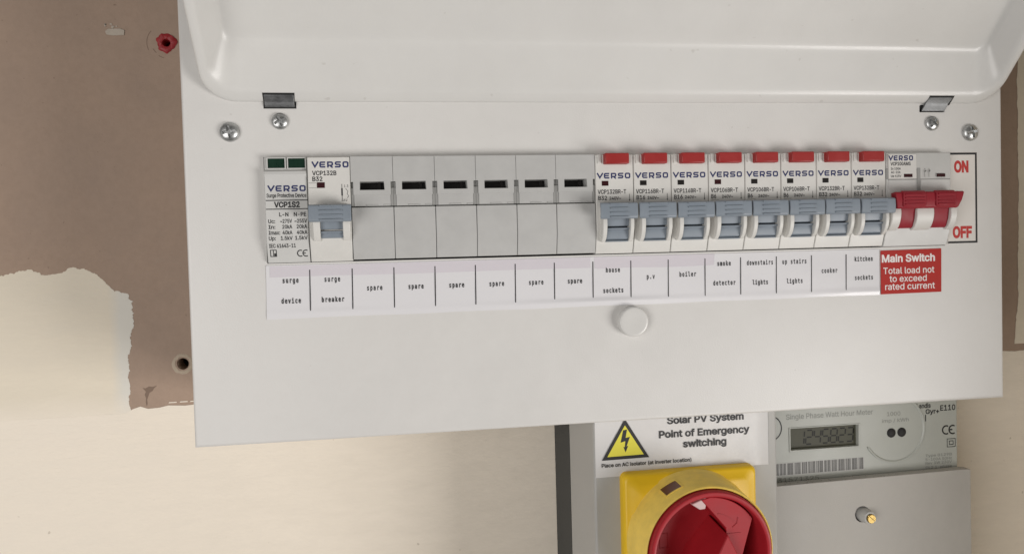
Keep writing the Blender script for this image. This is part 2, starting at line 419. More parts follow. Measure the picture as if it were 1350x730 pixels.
# thin whitish overlap, first coat patch and the finished cream field below
patch = [(-1490, -80), (-116, -78)] + ragged((-112.5, -78), (-114, -52), .9, seed=2) + ragged((-114, -52), (-112, -36), 1.1, seed=3) + \
    ragged((-112, -36), (-109.5, -20), 1.2, seed=4) + ragged((-109.5, -20), (-112, -5), 1.4, seed=5) + ragged((-112, -5), (-120.5, -1.8), 1.0, seed=6) + ragged((-120.5, -1.8), (-124, 2.5), .6, seed=10) + \
    ragged((-124, 2.5), (-131, 8.0), .9, seed=11) + ragged((-131, 8.0), (-140, 10.8), 1.0, seed=12) + ragged((-140, 10.8), (-147, 7.6), .9, seed=13) + ragged((-147, 7.6), (-155, 6.8), .6, seed=15) + \
    ragged((-155, 6.8), (-163, 10.2), .8, seed=16) + ragged((-163, 10.2), (-178, 7), 1.0, seed=17) + ragged((-178, 7), (-400, 9), 1.4, 2.4, seed=14) + [(-1490, 9)]
obj('first_coat', skin(patch, WALL-.0, .18), M['first'], wall)
field = [(-1490, -1390), (1890, -1390), (1890, -62)] + ragged((1890, -62), (437, -62.5), .8, 4, seed=21) + ragged((437, -62.5), (300, -64), .5, 3, seed=24) + [(-40, -69)] + \
    ragged((-40, -69), (-78, -68.6), .25, 2.2, seed=22) + [(-84, -69.2), (-93, -68.6), (-98, -69.6), (-104, -69.9), (-108, -68.4), (-112, -69.6), (-116, -72)] + ragged((-116, -72), (-400, -74), .3, 3, seed=23) + [(-1490, -74)]
obj('cream_coat', skin(field, WALL-.19, .05), M['cream'], wall)
right = [(1890, -60), (1890, 1390), (449, 1390)] + ragged((449, 1390), (449, 200), .6, 6, seed=30) + ragged((449, 200), (448.2, -30), .8, 2.4, seed=31) + ragged((448.2, -30), (445, -60), .9, 2.4, seed=32)
obj('cream_coat', skin(right, WALL-.16, .2), M['cream2'], wall)
bm = BM(); box(bm, 466, 490, -180, WALL-.6, -1390, 1390)
o = obj('shade_wall', bm, M['cream2'], None); o['kind'] = 'structure'  # unseen wall added to block the right lamp and darken this end
bm = BM()
for x0, x1, z in ((-93, -88.5, -67.0), (-87, -82.6, -66.9), (-81.5, -70, -66.9)): prism_y(bm, [(x0, z-.35), (x1, z-.3), (x1-.2, z+.25), (x0+.4, z+.2)], WALL-.3, WALL-.01)
obj('paint_drag', bm, M['cream'], wall)
bm = BM(); sheet(bm, [(-106.6, -58.0), (-104.9, -58.3), (-103.1, -57.3), (-101.0, -57.6), (-98.6, -57.0), (-100.4, -58.6), (-101.2, -60.0), (-102.9, -61.0), (-103.6, -62.9), (-104.3, -64.8), (-104.1, -67.2), (-104.7, -68.5), (-105.1, -66.4), (-104.9, -63.9), (-105.5, -61.9), (-104.8, -60.2)], WALL-.03)
obj('scuff_mark', bm, M['pencil'], wall)
bm = BM()
for a0, a1, r in ((140, 205, 10.2), (205, 232, 7.6), (236, 262, 8.4)):
    stroke(bm, [(PLUG[0]+(r+.5*math.sin(d*.9))*math.cos(math.radians(d)), PLUG[1]+r*math.sin(math.radians(d))) for d in range(a0, a1, 7)], .38, WALL-.03)
obj('drill_scrape', bm, M['pencil'], wall)
bm = BM(); prism_y(bm, [(-117.6, 138.5), (-114, 137.9), (-108.2, 138.3), (-107.8, 141), (-110, 141.9), (-116.4, 141.7), (-118, 140.4)], WALL-.5, WALL-.01)
obj('filler_dab', bm, M['scrap'], wall, bevel=.25)
bm = BM()
for k in range(7):
    x, z = random.uniform(-118, -109), random.uniform(142.4, 144.6)
    prism_y(bm, circ(x, z, random.uniform(.3, .8), 6, .2), WALL-.25, WALL-.01)
obj('filler_crumbs', bm, M['scrap'], wall)

# red wall plug, split open in its hole
rnd = random.Random(5)
wp = thing('wall_plug', (PLUG[0], WALL, PLUG[1]), 'split red plastic wall plug in the bare plaster, left of the raised lid', 'wall plug')
bm = BM()
prof = [(3.0, .3), (4.3, .0), (5.4, -.25), (4.9, -.8), (3.2, -1.1), (2.2, -.7), (1.9, 1.5), (1.8, 10)]
lathe(bm, [(r, WALL+y) for r, y in prof], PLUG[0], PLUG[1], 28)
for v in bm.verts:
    d = Vector((v.co.x-PLUG[0], 0, v.co.z-PLUG[1])); r = d.length; a = math.atan2(d.z, d.x)
    if r > 2.6:
        k = .98+.07*math.sin(3*a+.6)+.05*math.sin(7*a)+rnd.uniform(-.09, .09)
        v.co.x = PLUG[0]+d.x*k; v.co.z = PLUG[1]+d.z*k; v.co.y += rnd.uniform(-.25, .2)
obj('plug_collar', bm, M['plug'], wp, smooth=50)

# ================================================================= consumer unit
UX0, UX1, UZ0, UZ1 = -51.1, 336.3, -67.4, 150.0
unit = thing('consumer_unit', (142.6, WALL, UZ0), 'white powder coated metal fuse board with its lid swung up, fixed to the plastered wall', 'fuse board')
# folded front cover with the device slot and two hinge slots
bm = BM()
SLOT = [(-18.45, 10.2), (304.2, 9.75), (304.2, 55.0), (-18.45, 55.6)]
HS = [[(-17.6, 76.6), (-4.0, 76.6), (-4.0, 79.2), (-17.6, 79.2)], [(291, 75.0), (304.6, 75.0), (304.6, 78), (291, 78)]]
r = 1.6
def ringpts(ins): return [(UX0+ins, UZ0+ins), (UX1-ins, UZ0+ins), (UX1-ins, UZ1-ins), (UX0+ins, UZ1-ins)]
tri_loops = [ringpts(r), SLOT]+HS
pts = [p for l in tri_loops for p in l]
V = [bm.verts.new((x, 0, z)) for x, z in pts]
for t in tessellate_polygon([[Vector((x, z, 0)) for x, z in l] for l in tri_loops]): bm.faces.new([V[i] for i in t])
k = 4
for l in tri_loops[1:]:                  # sheet thickness seen in the openings
    B = [bm.verts.new((x, 1.2, z)) for x, z in l]
    for i in range(4): bm.faces.new((V[k+i], V[k+(i+1) % 4], B[(i+1) % 4], B[i]))
    k += 4
prev = V[:4]
for a in (18, 36, 54, 72, 90):
    a = math.radians(a); ins = r*(1-math.sin(a)); y = r*(1-math.cos(a))
    cur = [bm.verts.new((x, y, z)) for x, z in ringpts(ins)]
    for i in range(4): bm.faces.new((prev[i], prev[(i+1) % 4], cur[(i+1) % 4], cur[i]))
    prev = cur
cur = [bm.verts.new((x, 24, z)) for x, z in ringpts(0)]
for i in range(4): bm.faces.new((prev[i], prev[(i+1) % 4], cur[(i+1) % 4], cur[i]))
fixn(bm)
fc = obj('front_cover', bm, M['powder'], unit, smooth=50)
bm = BM()
e = 1.3
box(bm, UX0+e, UX0+e+1.2, 2, WALL-.6, UZ0+e, UZ1-e); box(bm, UX1-e-1.2, UX1-e, 2, WALL-.6, UZ0+e, UZ1-e)
box(bm, UX0+e+1.25, UX1-e-1.25, 2, WALL-1.85, UZ0+e, UZ0+e+1.2); box(bm, UX0+e+1.25, UX1-e-1.25, 2, WALL-1.85, UZ1-e-1.2, UZ1-e)
box(bm, UX0+e+1.25, UX1-e-1.25, WALL-1.8, WALL-.6, UZ0+e, UZ1-e)
obj('back_box', bm, M['powder'], unit)
bm = BM(); box(bm, -20, 310, 46, 53, 20, 46); obj('mounting_rail', bm, M['steel'], unit)

# lid: a rounded tray hinged along its lower edge
TH = math.radians(42); ZH = 78.6
def lidp(x, u, d): return (x, -math.sin(TH)*u+math.cos(TH)*d-.4, ZH+math.cos(TH)*u+math.sin(TH)*d)
LX0, LX1, LU1 = -41.7, 331.2, 118.0
def lidloop(il, ib, rad, d, n=8):
    x0, x1, u0, u1 = LX0+il, LX1-il, ib, LU1-ib; out = []
    for cx, cu, a0 in ((x0+rad, u0+rad, 180), (x1-rad, u0+rad, 270), (x1-rad, u1-rad, 0), (x0+rad, u1-rad, 90)):
        for k in range(n+1):
            a = math.radians(a0+90*k/n); out.append(lidp(cx+rad*math.cos(a), cu+rad*math.sin(a), d))
    return out
bm = BM()
steps = [(2.0, 2.0, 12, 14.2), (.7, .7, 13, 13.6), (0, 0, 13.5, 12.2), (0, 0, 13.5, 1.5), (.25, .25, 13.4, .6), (.9, .9, 13, .12), (1.8, 2.0, 12.4, 0), (3.0, 4.6, 11.4, 0.05), (3.9, 5.8, 10.8, .35),
         (4.7, 7.2, 10.4, 1.2), (5.6, 9.5, 9.8, 2.6), (9.3, 20.6, 6.5, 10.1), (10.0, 22.1, 6.0, 11.0), (10.7, 23.2, 5.6, 11.6), (11.5, 24.2, 5.2, 11.82), (12.6, 25.4, 4.8, 11.95), (14.5, 28, 4, 12.05)]
prev = None; first = None
for il, ib, rad, d in steps:
    cur = [bm.verts.new(p) for p in lidloop(il, ib, rad, d)]
    if prev:
        for i in range(len(cur)):
            j = (i+1) % len(cur); bm.faces.new((prev[i], prev[j], cur[j], cur[i]))
    else: first = cur
    prev = cur
bm.faces.new(prev); bm.faces.new(first); fixn(bm)
lid = obj('lid', bm, M['door'], unit, smooth=60)
# hinges: dark slot, zinc leaf curled over the lid edge
for x0, x1, lean in ((-17.4, -4.2, 0.0), (291.4, 304.6, 2.6)):
    bm = BM()
    q = [lidp(x0+lean, -.3, -.10), lidp(x1+lean-.4, -.3, -.10), lidp(x1+lean, 4.9, -.10), lidp(x0+lean, 4.9, -.10)]
    q2 = [lidp(x0+lean, -.3, .4), lidp(x1+lean-.4, -.3, .4), lidp(x1+lean, 4.9, .4), lidp(x0+lean, 4.9, .4)]
    A = [bm.verts.new(p) for p in q]; B = [bm.verts.new(p) for p in q2]
    bm.faces.new(A); bm.faces.new(B)
    for i in range(4): bm.faces.new((A[i], A[(i+1) % 4], B[(i+1) % 4], B[i]))
    box(bm, x0-.2, x1+.2, -.06, .5, 76.3, 78.5)
    fixn(bm); slot = obj('hinge_slot', bm, M['dark'], unit)
    bm = BM()
    prof = []
    for a in range(200, -21, -20): prof.append((-1.0+1.25*math.cos(math.radians(a))*-1, 78.2+1.25*math.sin(math.radians(a))*-1))
    zl = 75.35 if lean else 76.75
    prism_x(bm, [(-.2, zl), (-.75, zl), (-1.3, 77.5), (-1.55, 78.5), (-1.75, 79.0), (-3.45, 81.4), (-3.2, 81.7), (-1.0, 79.4), (.3, 78)], x0+.45, x1-.45)
    if lean:
        for v in bm.verts: v.co.x += (v.co.z-76.0)*.45
    obj('hinge_leaf', bm, M['hinge'], slot, bevel=.25)

# screws
def screw(x, z, rad, h, ang, parent, m, name='screw'):
    bm = BM()
    prof = [(rad*.93, .3), (rad, -.25), (rad*.98, -.6)] + [(rad*math.cos(t)*.98, -.6-(h-.6)*math.sin(t)) for t in (math.radians(q) for q in (18, 36, 54, 70, 82))] + [(0, -h)]
    lathe(bm, prof, x, z, 28)
    bm.faces.new([v for v in bm.verts if abs(v.co.y-.3) < 1e-6][:28])
    fixn(bm)
    o = obj(name, bm, m, parent, smooth=35)
    c = BM()
    for k in range(2):
        a = ang+k*math.pi/2; ca, sa = math.cos(a), math.sin(a); L, wv = rad*.66, rad*.15
        prism_y(c, [(x+ca*p-sa*q, z+sa*p+ca*q) for p, q in ((-L, -wv), (L, -wv), (L, wv), (-L, wv))], -h-1, -h*.38) if k == 0 else None
    org = wloc(parent)
    cut(o, c2(c, x, z, ang, rad, h, org))
    return o
def c2(c, x, z, ang, rad, h, org):      # cross shaped cutter, given in the coordinates of the screw's parent
    c.free(); c = BM(); L, wv = rad*.66, rad*.16
    pl = [(-L, -wv), (-wv, -wv), (-wv, -L), (wv, -L), (wv, -wv), (L, -wv), (L, wv), (wv, wv), (wv, L), (-wv, L), (-wv, wv), (-L, wv)]
    ca, sa = math.cos(ang), math.sin(ang)
    prism_y(c, [(x+ca*p-sa*q, z+sa*p+ca*q) for p, q in pl], -h-1, -h*.35)
    return c
for x, z, rad, h, a in ((-31.8, 66.4, 4.2, 2.6, .25), (-11.0, 70.9, 3.6, 2.1, .5), (297.4, 69.5, 3.6, 2.1, .9), (318.1, 65.0, 4.2, 2.6, .2)):
    screw(x, z, rad, h, a, unit, M['steel'])

# round catch button
bm = BM(); cx, cz = 143.0, -21.0
lathe(bm, [(6.9, 1), (6.9, -3.4), (6.75, -3.8), (6.4, -4.05), (5.6, -4.1), (3, -3.95), (0, -3.9)], cx, cz, 48)
obj('catch_button', bm, M['door'], unit, smooth=40)

# ---- circuit label strip
bm = BM()
NX, NZ = 120, 26; front = []; back = []
def curl(x, z):
    g = math.exp(-((z+11.3)/1.15)**2)
    return -.28-g*(.12+.75*max(0, math.sin((x-30)*.0165))**6+.18*max(0, math.sin(x*.05+1))**3)-.05*math.sin(x*.09+z*.25)
for i in range(NX+1):
    t = i/NX; x = -19.0+287.4*t; zt_ = 9.35-.45*t; zb_ = -13.7+.5*t+.12*math.sin(x*.11)
    front.append([bm.verts.new((x-.4*(1-j/NZ)*(t < .5), curl(x, zb_+(zt_-zb_)*j/NZ), zb_+(zt_-zb_)*j/NZ)) for j in range(NZ+1)])
    back.append([bm.verts.new((v.co.x, v.co.y+.16, v.co.z)) for v in front[-1]])
for i in range(NX):
    for j in range(NZ):
        bm.faces.new((front[i][j], front[i+1][j], front[i+1][j+1], front[i][j+1])); bm.faces.new((back[i][j], back[i][j+1], back[i+1][j+1], back[i+1][j]))
for i in range(NX):
    for j in (0, NZ): bm.faces.new((front[i][j], front[i+1][j], back[i+1][j], back[i][j]))
for j in range(NZ):
    for i in (0, NX): bm.faces.new((front[i][j], front[i][j+1], back[i][j+1], back[i][j]))
fixn(bm)
strip = obj('label_strip', bm, M['paper'], unit, smooth=50)
bm = BM(); sheet(bm, [(-17.5, 9.0)] + [(-17.5+i*14.15, 4.2+.12*math.sin(i)) for i in range(0, 11)] + [(124, 8.9)], -.36); obj('glare_tinted_tape', bm, M['tape'], strip)
bm = BM(); sheet(bm, [(126, 8.9), (126, 3.8)] + [(128+i*10, 3.6+.2*math.sin(i*1.3)) for i in range(0, 6)] + [(183.5, 3.7), (184, 8.9)], -.36); obj('glare_tinted_tape', bm, M['tape'], strip)
cells = [('surge', 'device'), ('surge', 'breaker')] + [('spare',)]*6 + [('house', 'sockets'), ('p.v',), ('boiler',), ('smoke', 'detector'), ('downstairs', 'lights'), ('up stairs', 'lights'), ('cooker',), ('kitchen', 'sockets')]
for k, c in enumerate(cells):
    xc = -9.2+18*k-(0.5 if k > 12 else 0)
    if k == 0: xc = -8.8
    bm = BM(); f = 1.43 if len(c[0]) < 10 else 1.36
    if len(c) == 2: zz = (1.75, -7.05)
    else: zz = (-2.6,)
    if k == 9: zz = (-1.7,)
    if k == 10: zz = (-1.2,)
    if k == 11: zz = (3.3, -5.8)
    if k in (12, 13): zz = (3.2, -6.1)
    if k == 14: zz = (-1.7,)
    if k == 15: zz = (3.4, -5.6)
    if k == 8: zz = (1.9, -7.5)
    for s, z in zip(c, zz): mono(bm, s, xc, z, 2.05, f, -.42, .030)
    obj('circuit_name', bm, M['black'], strip)
    if k < 15:
        bm = BM(); xd = -.8+18*k-(.3 if k > 10 else 0)
        stroke(bm, [(xd, 7.1-.02*k), (xd-.25, -10.6)], .42, -.44); obj('divider_line', bm, M['black'], strip)

# ---- red main switch sticker
bm = BM(); plate(bm, [(268.95, -13.1), (301.5, -12.9), (301.7, 8.4), (269.05, 8.1)], [], -.42, -.3)
rs = obj('main_switch_sticker', bm, M['redsticker'], unit)
bm = BM()
text(bm, 'Main Switch', 269.6, 298.2, 2.5, 3.4, -.46, .03)
obj('sticker_heading', bm, M['whiteprint'], rs)
bm = BM()
bm.free()
for q in (('Total load not', 270.3, 297.8, -3.25), ('to exceed', 273.6, 293.6, -7.2), ('rated current', 271.2, 298.0, -11.0)): obj('sticker_text', text(BM(), *q, 3.0, -.46, .010), M['whiteprint'], rs)

# ---- ON / OFF sticker
bm = BM(); plate(bm, [(305.4, 10.6), (322.0, 10.6), (322.0, 55.4), (305.4, 55.4)], [], -.2, -.02)
oo = obj('on_off_sticker', bm, M['onoff'], unit)
bm = BM(); stroke(bm, [(305.6, 54.7), (321.3, 54.7), (321.3, 11.2), (305.6, 11.2)], 1.0, -.25); obj('sticker_border', bm, M['black'], oo)
bm = BM()
bm.free()
for q in (('ON', 309.3, 317.2, 45.8), ('OFF', 308.2, 318.8, 13.6)): obj('sticker_text', text(BM(), *q, 5.05, -.25, .045), M['redprint'], oo)

# ================================================================= devices
ZT, ZB = 55.1, 10.4
YF = -5.0
def body_prof(): return [(45, ZT-.2), (YF, ZT-.2), (YF, 20.0), (-1.6, ZB), (45, ZB)]
def arc_cheek(y0, y1, z0, z1, n=10):
    # crescent guard: bulges towards the viewer
    pts = []
    for k in range(n+1):
        t = k/n; z = z1+(z0-z1)*t
        b = math.sin(math.pi*min(1, .08+t*.92))**.62
        pts.append((y0+(y1-y0)*b, z))
    return [(y0+2, z1)] + pts + [(y0+2, z0)]
def drum_prof(z0, z1, zn):
    return [(-3, z1), (-8.2, z1), (-8.4, z1-1.4), (-7.7, zn+1.9), (-7.3, zn+.35), (-5.6, zn+.2), (-5.6, zn-.35), (-7.9, zn-.5), (-7.9, zn-1.3), (-6.9, zn-1.5), (-6.9, zn-3.2), (-6.3, z0+.8), (-5.1, z0), (-3, z0)]
def toggle_bm(x0, x1, nx0, nx1, chamfer=1.6):
    bm = BM()
    zt, zb = 34.3, 27.0
    prof = [(-8.0, 34.0), (-12.4, zt), (-13.3, zt-.5), (-13.6, zt-3.5), (-13.4, zb+.6), (-12.7, zb), (-9.5, zb+.2), (-8.0, zb+2.0)]
    prism_x(bm, prof, x0, x1)
    for v in bm.verts:                      # ends drawn in towards the root
        if v.co.y > -10: v.co.x += chamfer if v.co.x < (x0+x1)/2 else -chamfer
    prism_x(bm, [(-6, 34.5), (-8.1, 33.8), (-8.1, 29), (-6, 27.5)], nx0, nx1)
    return bm
def ridges(x0, x1, z0=27.9, z1=33.6, n=4):
    bm = BM(); st = (z1-z0)/(n-1)
    for k in range(n):
        z = z0+k*st
        prism_x(bm, [(-13.2, z-.42), (-14.05, z-.22), (-14.05, z+.22), (-13.2, z+.42)], x0, x1)
    return bm

# ---- surge protector
X0 = -18.0
sp = thing('surge_protector', (X0+9, 0, ZB), 'pale grey surge protector with two dark green windows, leftmost in the row', 'surge protector')
bm = BM(); prism_x(bm, [(45, ZT+.2), (-2.6, ZT+.2), (-2.6, 49.9), (-4.2, 49.2), (-4.6, 47.6), (-4.0, 46.6), (-4.0, 20), (-1.6, ZB), (45, ZB)], X0+.15, X0+17.75)
b = obj('body', bm, M['surge'], sp, bevel=.3)
for x0, x1 in ((-16.3, -9.3), (-7.9, -.9)):
    bm = BM()
    plate(bm, [(x0-.45, 50.2), (x1+.45, 50.2), (x1+.45, 55.1), (x0-.45, 55.1)], [[(x0, 50.6), (x1, 50.6), (x1, 54.7), (x0, 54.7)]], -3.5, -2.5)
    o = obj('window_frame', bm, M['surge'], sp, bevel=.12)
    bm = BM(); box(bm, x0-.1, x1+.1, -2.95, -2.62, 50.5, 54.8); obj('status_window', bm, M['green'], o)
bm = BM(); wordmark(bm, -16.6, -.9, 40.6, 43.2, -4.06); obj('brand_mark', bm, M['navy'], sp)
Y = -4.06
bm = BM()
text(bm, 'Surge Protective Device', -17.1, -.7, 38.15, 1.6, Y, .018)
stroke(bm, [(-17.5, 36.9), (-.2, 36.9)], .38, Y); stroke(bm, [(-17.5, 33.2), (-.2, 33.2)], .38, Y)
text(bm, 'VCP1S2', -14.2, -3.6, 33.95, 2.2, Y, .035)
text(bm, 'L-N', -12.2, -8.4, 30.1, 1.6, Y, .022); text(bm, 'N-PE', -6.2, -1.0, 30.1, 1.6, Y, .022)
for z, a, b_, c in ((27.3, 'Uc:', '~275V', '~255V'), (24.9, 'In:', '20kA', '20kA'), (22.45, 'Imax:', '40kA', '40kA'), (20.1, 'Up:', '1.5kV', '1.5kV')):
    text(bm, a, -16.8, -16.8+1.05*len(a)*.9, z, 1.55, Y, .02)
    text(bm, b_, -11.9 if len(b_) == 5 else -11.1, -7.0, z, 1.55, Y, .02); text(bm, c, -6.0 if len(c) == 5 else -5.2, -.8, z, 1.55, Y, .02)
obj('rating_print', bm, M['black'], sp)
# lowest print follows the sloping foot
bm = BM(); 
text(bm, 'IEC 61643-11', -16.9, -5.9, 16.9, 1.55, 0, .02)
stroke(bm, [(-16.5, 13.2), (-14.1, 13.2), (-14.1, 15.9), (-16.5, 15.9)], .32, 0, closed=True)
stroke(bm, [(-15.3, 15.7), (-15.3, 13.4)], .3, 0); rect(bm, -15.0, -14.3, 13.4, 14.5, 0)
ce_mark(bm, -5.4, 13.0, 2.6, 0, .42)
for v in bm.verts: v.co.y = -4.06+(20-v.co.z)*(2.4/9.6)-.02
obj('approval_print', bm, M['black'], sp)

# ---- single breaker (wide)
mc = thing('circuit_breaker', (9, 0, ZB), 'white breaker without a red tab, grey toggle up, above the paper label reading surge breaker', 'circuit breaker', 'circuit breakers in the fuse board')
bm = BM(); prism_x(bm, body_prof(), .15, 17.85); obj('body', bm, M['white'], mc, bevel=.3)
for x0, x1 in ((1.9, 4.9), (14.3, 17.4)):
    bm = BM(); prism_x(bm, arc_cheek(-5.5, -8.6, 19.2, 34.5), x0, x1); obj('toggle_guard', bm, M['white'], mc, bevel=.3)
bm = BM(); prism_x(bm, [(y+1.2, z) for y, z in drum_prof(19.6, 34, 23.8)], 4.95, 14.25); obj('toggle_drum', bm, M['toggle'], mc, bevel=.15)
tg = obj('toggle', toggle_bm(.7, 18.3, 5.2, 14.0, .6), M['toggle'], mc, bevel=.35)
obj('toggle_ridges', ridges(5.4, 14.6), M['toggle'], tg, bevel=.12)
bm = BM(); box(bm, 3.9, 7.2, -5.12, -4.9, 41.8, 44.2); obj('indicator_window', bm, M['window_red'], mc, bevel=.05)
bm = BM(); wordmark(bm, 2.0, 18.0-.6, 50.4, 53.0, -5.06); obj('brand_mark', bm, M['navy'], mc)
bm = BM()
text(bm, 'VCP132B', 2.1, 12.2, 47.2, 1.8, -5.06, .020); text(bm, 'B32', 2.1, 6.3, 44.75, 1.8, -5.06, .020)
stroke(bm, [(14.3, 43.4), (14.3, 36.9)], .22, -5.06); rect(bm, 14.0, 14.6, 38.4, 41.6, -5.07)
text(bm, '1 3', 15.2, 17.0, 42.0, 1.0, -5.06, .0); stroke(bm, [(15.8, 41.5), (16.8, 40.2), (16.4, 39.2), (17.1, 38.2), (16.4, 37.4)], .16, -5.06); text(bm, 'B32', 14.1, 16.4, 36.0, .9, -5.06, 0)
obj('rating_print', bm, M['black'], mc)
bm = BM(); stroke(bm, [(.5, 43.95), (3.7, 43.95)], .14, -5.05); stroke(bm, [(.5, 41.9), (3.7, 41.9)], .12, -5.05); obj('seam_line', bm, M['grey_print'], mc)

# ---- six blanking modules: one built, five copied
def kids(o): return [c for c in bpy.data.objects if c.parent == o]
def copy_thing(root, dx, label):
    r = root.copy(); col.objects.link(r); r.location = root.location+Vector((dx*S, 0, 0)); r['label'] = label
    for ch in kids(root):
        c = ch.copy(); col.objects.link(c); c.parent = r
        for g in kids(ch):
            d = g.copy(); col.objects.link(d); d.parent = c
    return r
xb = 18.0
bl = thing('blanking_module', (xb+9, 0, ZB), 'grey blanking module with a dark slot, next to the surge breaker, first of the six', 'blanking module', 'grey blanking modules above the spare labels')
bm = BM()
plate(bm, [(xb+1.05, 38.5), (xb+16.95, 38.5), (xb+16.95, 44.2), (xb+17.93, 44.2), (xb+17.93, ZT), (xb+.07, ZT), (xb+.07, 44.2), (xb+1.05, 44.2)],
      [[(xb+3.8, 40.7), (xb+14.3, 40.7), (xb+14.1, 44.3), (xb+3.8, 44.3)]], -4.8, 8)
obj('upper_panel', bm, M['blank'], bl, bevel=.2)
bm = BM(); box(bm, xb+3.6, xb+14.5, 3.2, 3.6, 40.5, 44.5); box(bm, xb+11.6, xb+12.6, .4, 3.1, 40.8, 44.2); obj('slot_back', bm, M['window_black'], bl)
bm = BM(); box(bm, xb+1.25, xb+16.75, -4.35, 8, 33.8, 38.6); obj('recessed_band', bm, M['blank'], bl, bevel=.15)
bm = BM(); box(bm, xb+.03, xb+1.2, -4.2, 8, 33.8, 41.6); box(bm, xb+.03, xb+1.0, -3.4, 8, 41.65, 44.1); obj('break_off_rib', bm, M['blank_dk'], bl, bevel=.15)
bm = BM(); box(bm, xb+16.8, xb+17.97, -4.2, 8, 33.8, 41.6); box(bm, xb+17.0, xb+17.97, -3.4, 8, 41.65, 44.1); obj('break_off_rib', bm, M['blank_dk'], bl, bevel=.15)
bm = BM(); box(bm, xb+.1, xb+17.9, 8.1, 40, ZB+.4, ZT-.4); box(bm, xb+.5, xb+17.5, -2.0, 8, 33.4, 33.9); obj('body', bm, M['blank_dk'], bl)
bm = BM(); prism_x(bm, [(8, 33.3), (-4.8, 33.3), (-4.8, 20), (-2.4, ZB+.5), (8, ZB+.5)], xb+.12, xb+17.9); obj('lower_panel', bm, M['blank'], bl, bevel=.25)
bm = BM()
prism_x(bm, [(-4.05, 33.9), (-4.7, 33.9), (-4.7, 34.3), (-4.05, 34.7)], xb+6.5, xb+11.2); prism_x(bm, [(-4.05, 33.9), (-4.7, 33.9), (-4.7, 34.3), (-4.05, 34.7)], xb+14, xb+16.6)
obj('snap_nib', bm, M['blank'], bl)
bl_names = ['grey blanking module with a dark slot, second from the left of the six', 'grey blanking module with a dark slot, third from the left of the six',
            'grey blanking module with a dark slot, fourth from the left of the six', 'grey blanking module with a dark slot, fifth from the left of the six',
            'grey blanking module with a dark slot, directly left of the house sockets breaker']
for i, s in enumerate(bl_names): copy_thing(bl, 18.0*(i+1), s)

# ---- eight breakers with red test tabs
P = 17.9
xr = 126.0
rc = thing('circuit_breaker', (xr+9, 0, ZB), '', 'circuit breaker', 'circuit breakers in the fuse board')
bm = BM(); prism_x(bm, body_prof(), xr+.15, xr+P-.15); obj('body', bm, M['white'], rc, bevel=.3)
bm = BM(); prism_x(bm, arc_cheek(-5.4, -9.6, 15.8, 31.0), xr+2.0, xr+4.0); obj('toggle_guard', bm, M['white'], rc, bevel=.3)
bm = BM(); prism_x(bm, arc_cheek(-5.4, -9.6, 15.8, 31.0), xr+14.7, xr+16.5); obj('toggle_guard', bm, M['white'], rc, bevel=.3)
bm = BM(); prism_x(bm, [(y+.6, z-1.9) for y, z in drum_prof(18.2, 33.0, 24.3)], xr+4.05, xr+14.65); box(bm, xr+4.05, xr+14.65, -5.6, -4, 15.7, 16.25); obj('toggle_drum', bm, M['toggle'], rc, bevel=.15)
bm = toggle_bm(-.0, 17.3, 4.4, 14.4, 1.4)
for v in bm.verts: v.co.x += xr-.2; v.co.z -= 1.3
tg = obj('toggle', bm, M['toggle'], rc, bevel=.4)
bm = ridges(4.4, 12.6)
for v in bm.verts: v.co.x += xr; v.co.z -= 1.3
obj('toggle_ridges', bm, M['toggle'], tg, bevel=.12)
bm = BM(); box(bm, xr+3.9, xr+15.1, -8.4, 2, 50.5, 55.35); obj('test_button', bm, M['red'], rc, bevel=.5)
bm = BM(); box(bm, xr+1.2, xr+2.9, -5.5, 2, 50.9, 55.0); obj('top_latch', bm, M['white'], rc, bevel=.2)
bm = BM(); wordmark(bm, xr+.8, xr+16.4, 44.2, 46.75, -5.06); obj('brand_mark', bm, M['navy'], rc)
bm = BM(); stroke(bm, [(xr+15.8, 37.2), (xr+15.8, 34.6)], .2, -5.06); sheet(bm, [(xr+15.45, 34.7), (xr+16.15, 34.7), (xr+15.8, 33.9)], -5.07)
stroke(bm, [(xr+1.2, 33.9), (xr+5.0, 33.9)], .12, -5.06)
obj('arrow_print', bm, M['black'], rc)
circuits = [('132', 'B32', 'white breaker with red tab and a dark red window, above the house sockets label', 'window_red'),
            ('116', 'B16', 'white breaker with red tab, grey toggle up, above the paper label reading p.v', 'window_black'),
            ('116', 'B16', 'white breaker with red tab, grey toggle up, above the paper label reading boiler', 'window_black'),
            ('106', 'B6', 'white breaker with red tab, grey toggle up, above the smoke detector label', 'window_red'),
            ('106', 'B6', 'white breaker with red tab, grey toggle up, above the downstairs lights label', 'window_black'),
            ('106', 'B6', 'white breaker with red tab, grey toggle up, above the up stairs lights label', 'window_black'),
            ('132', 'B32', 'white breaker with red tab, grey toggle up, above the paper label reading cooker', 'window_black'),
            ('132', 'B32', 'white breaker with red tab beside the red main switch, above the kitchen sockets label', 'window_black')]
roots = [rc]
rc['label'] = circuits[0][2]
for k in range(1, 8): roots.append(copy_thing(rc, P*k, circuits[k][2]))
rnd = random.Random(11)
for r_ in roots:
    for ch in kids(r_):
        if ch.name.startswith('toggle') and len(kids(ch)): ch.rotation_euler.x = rnd.uniform(-.014, .014)
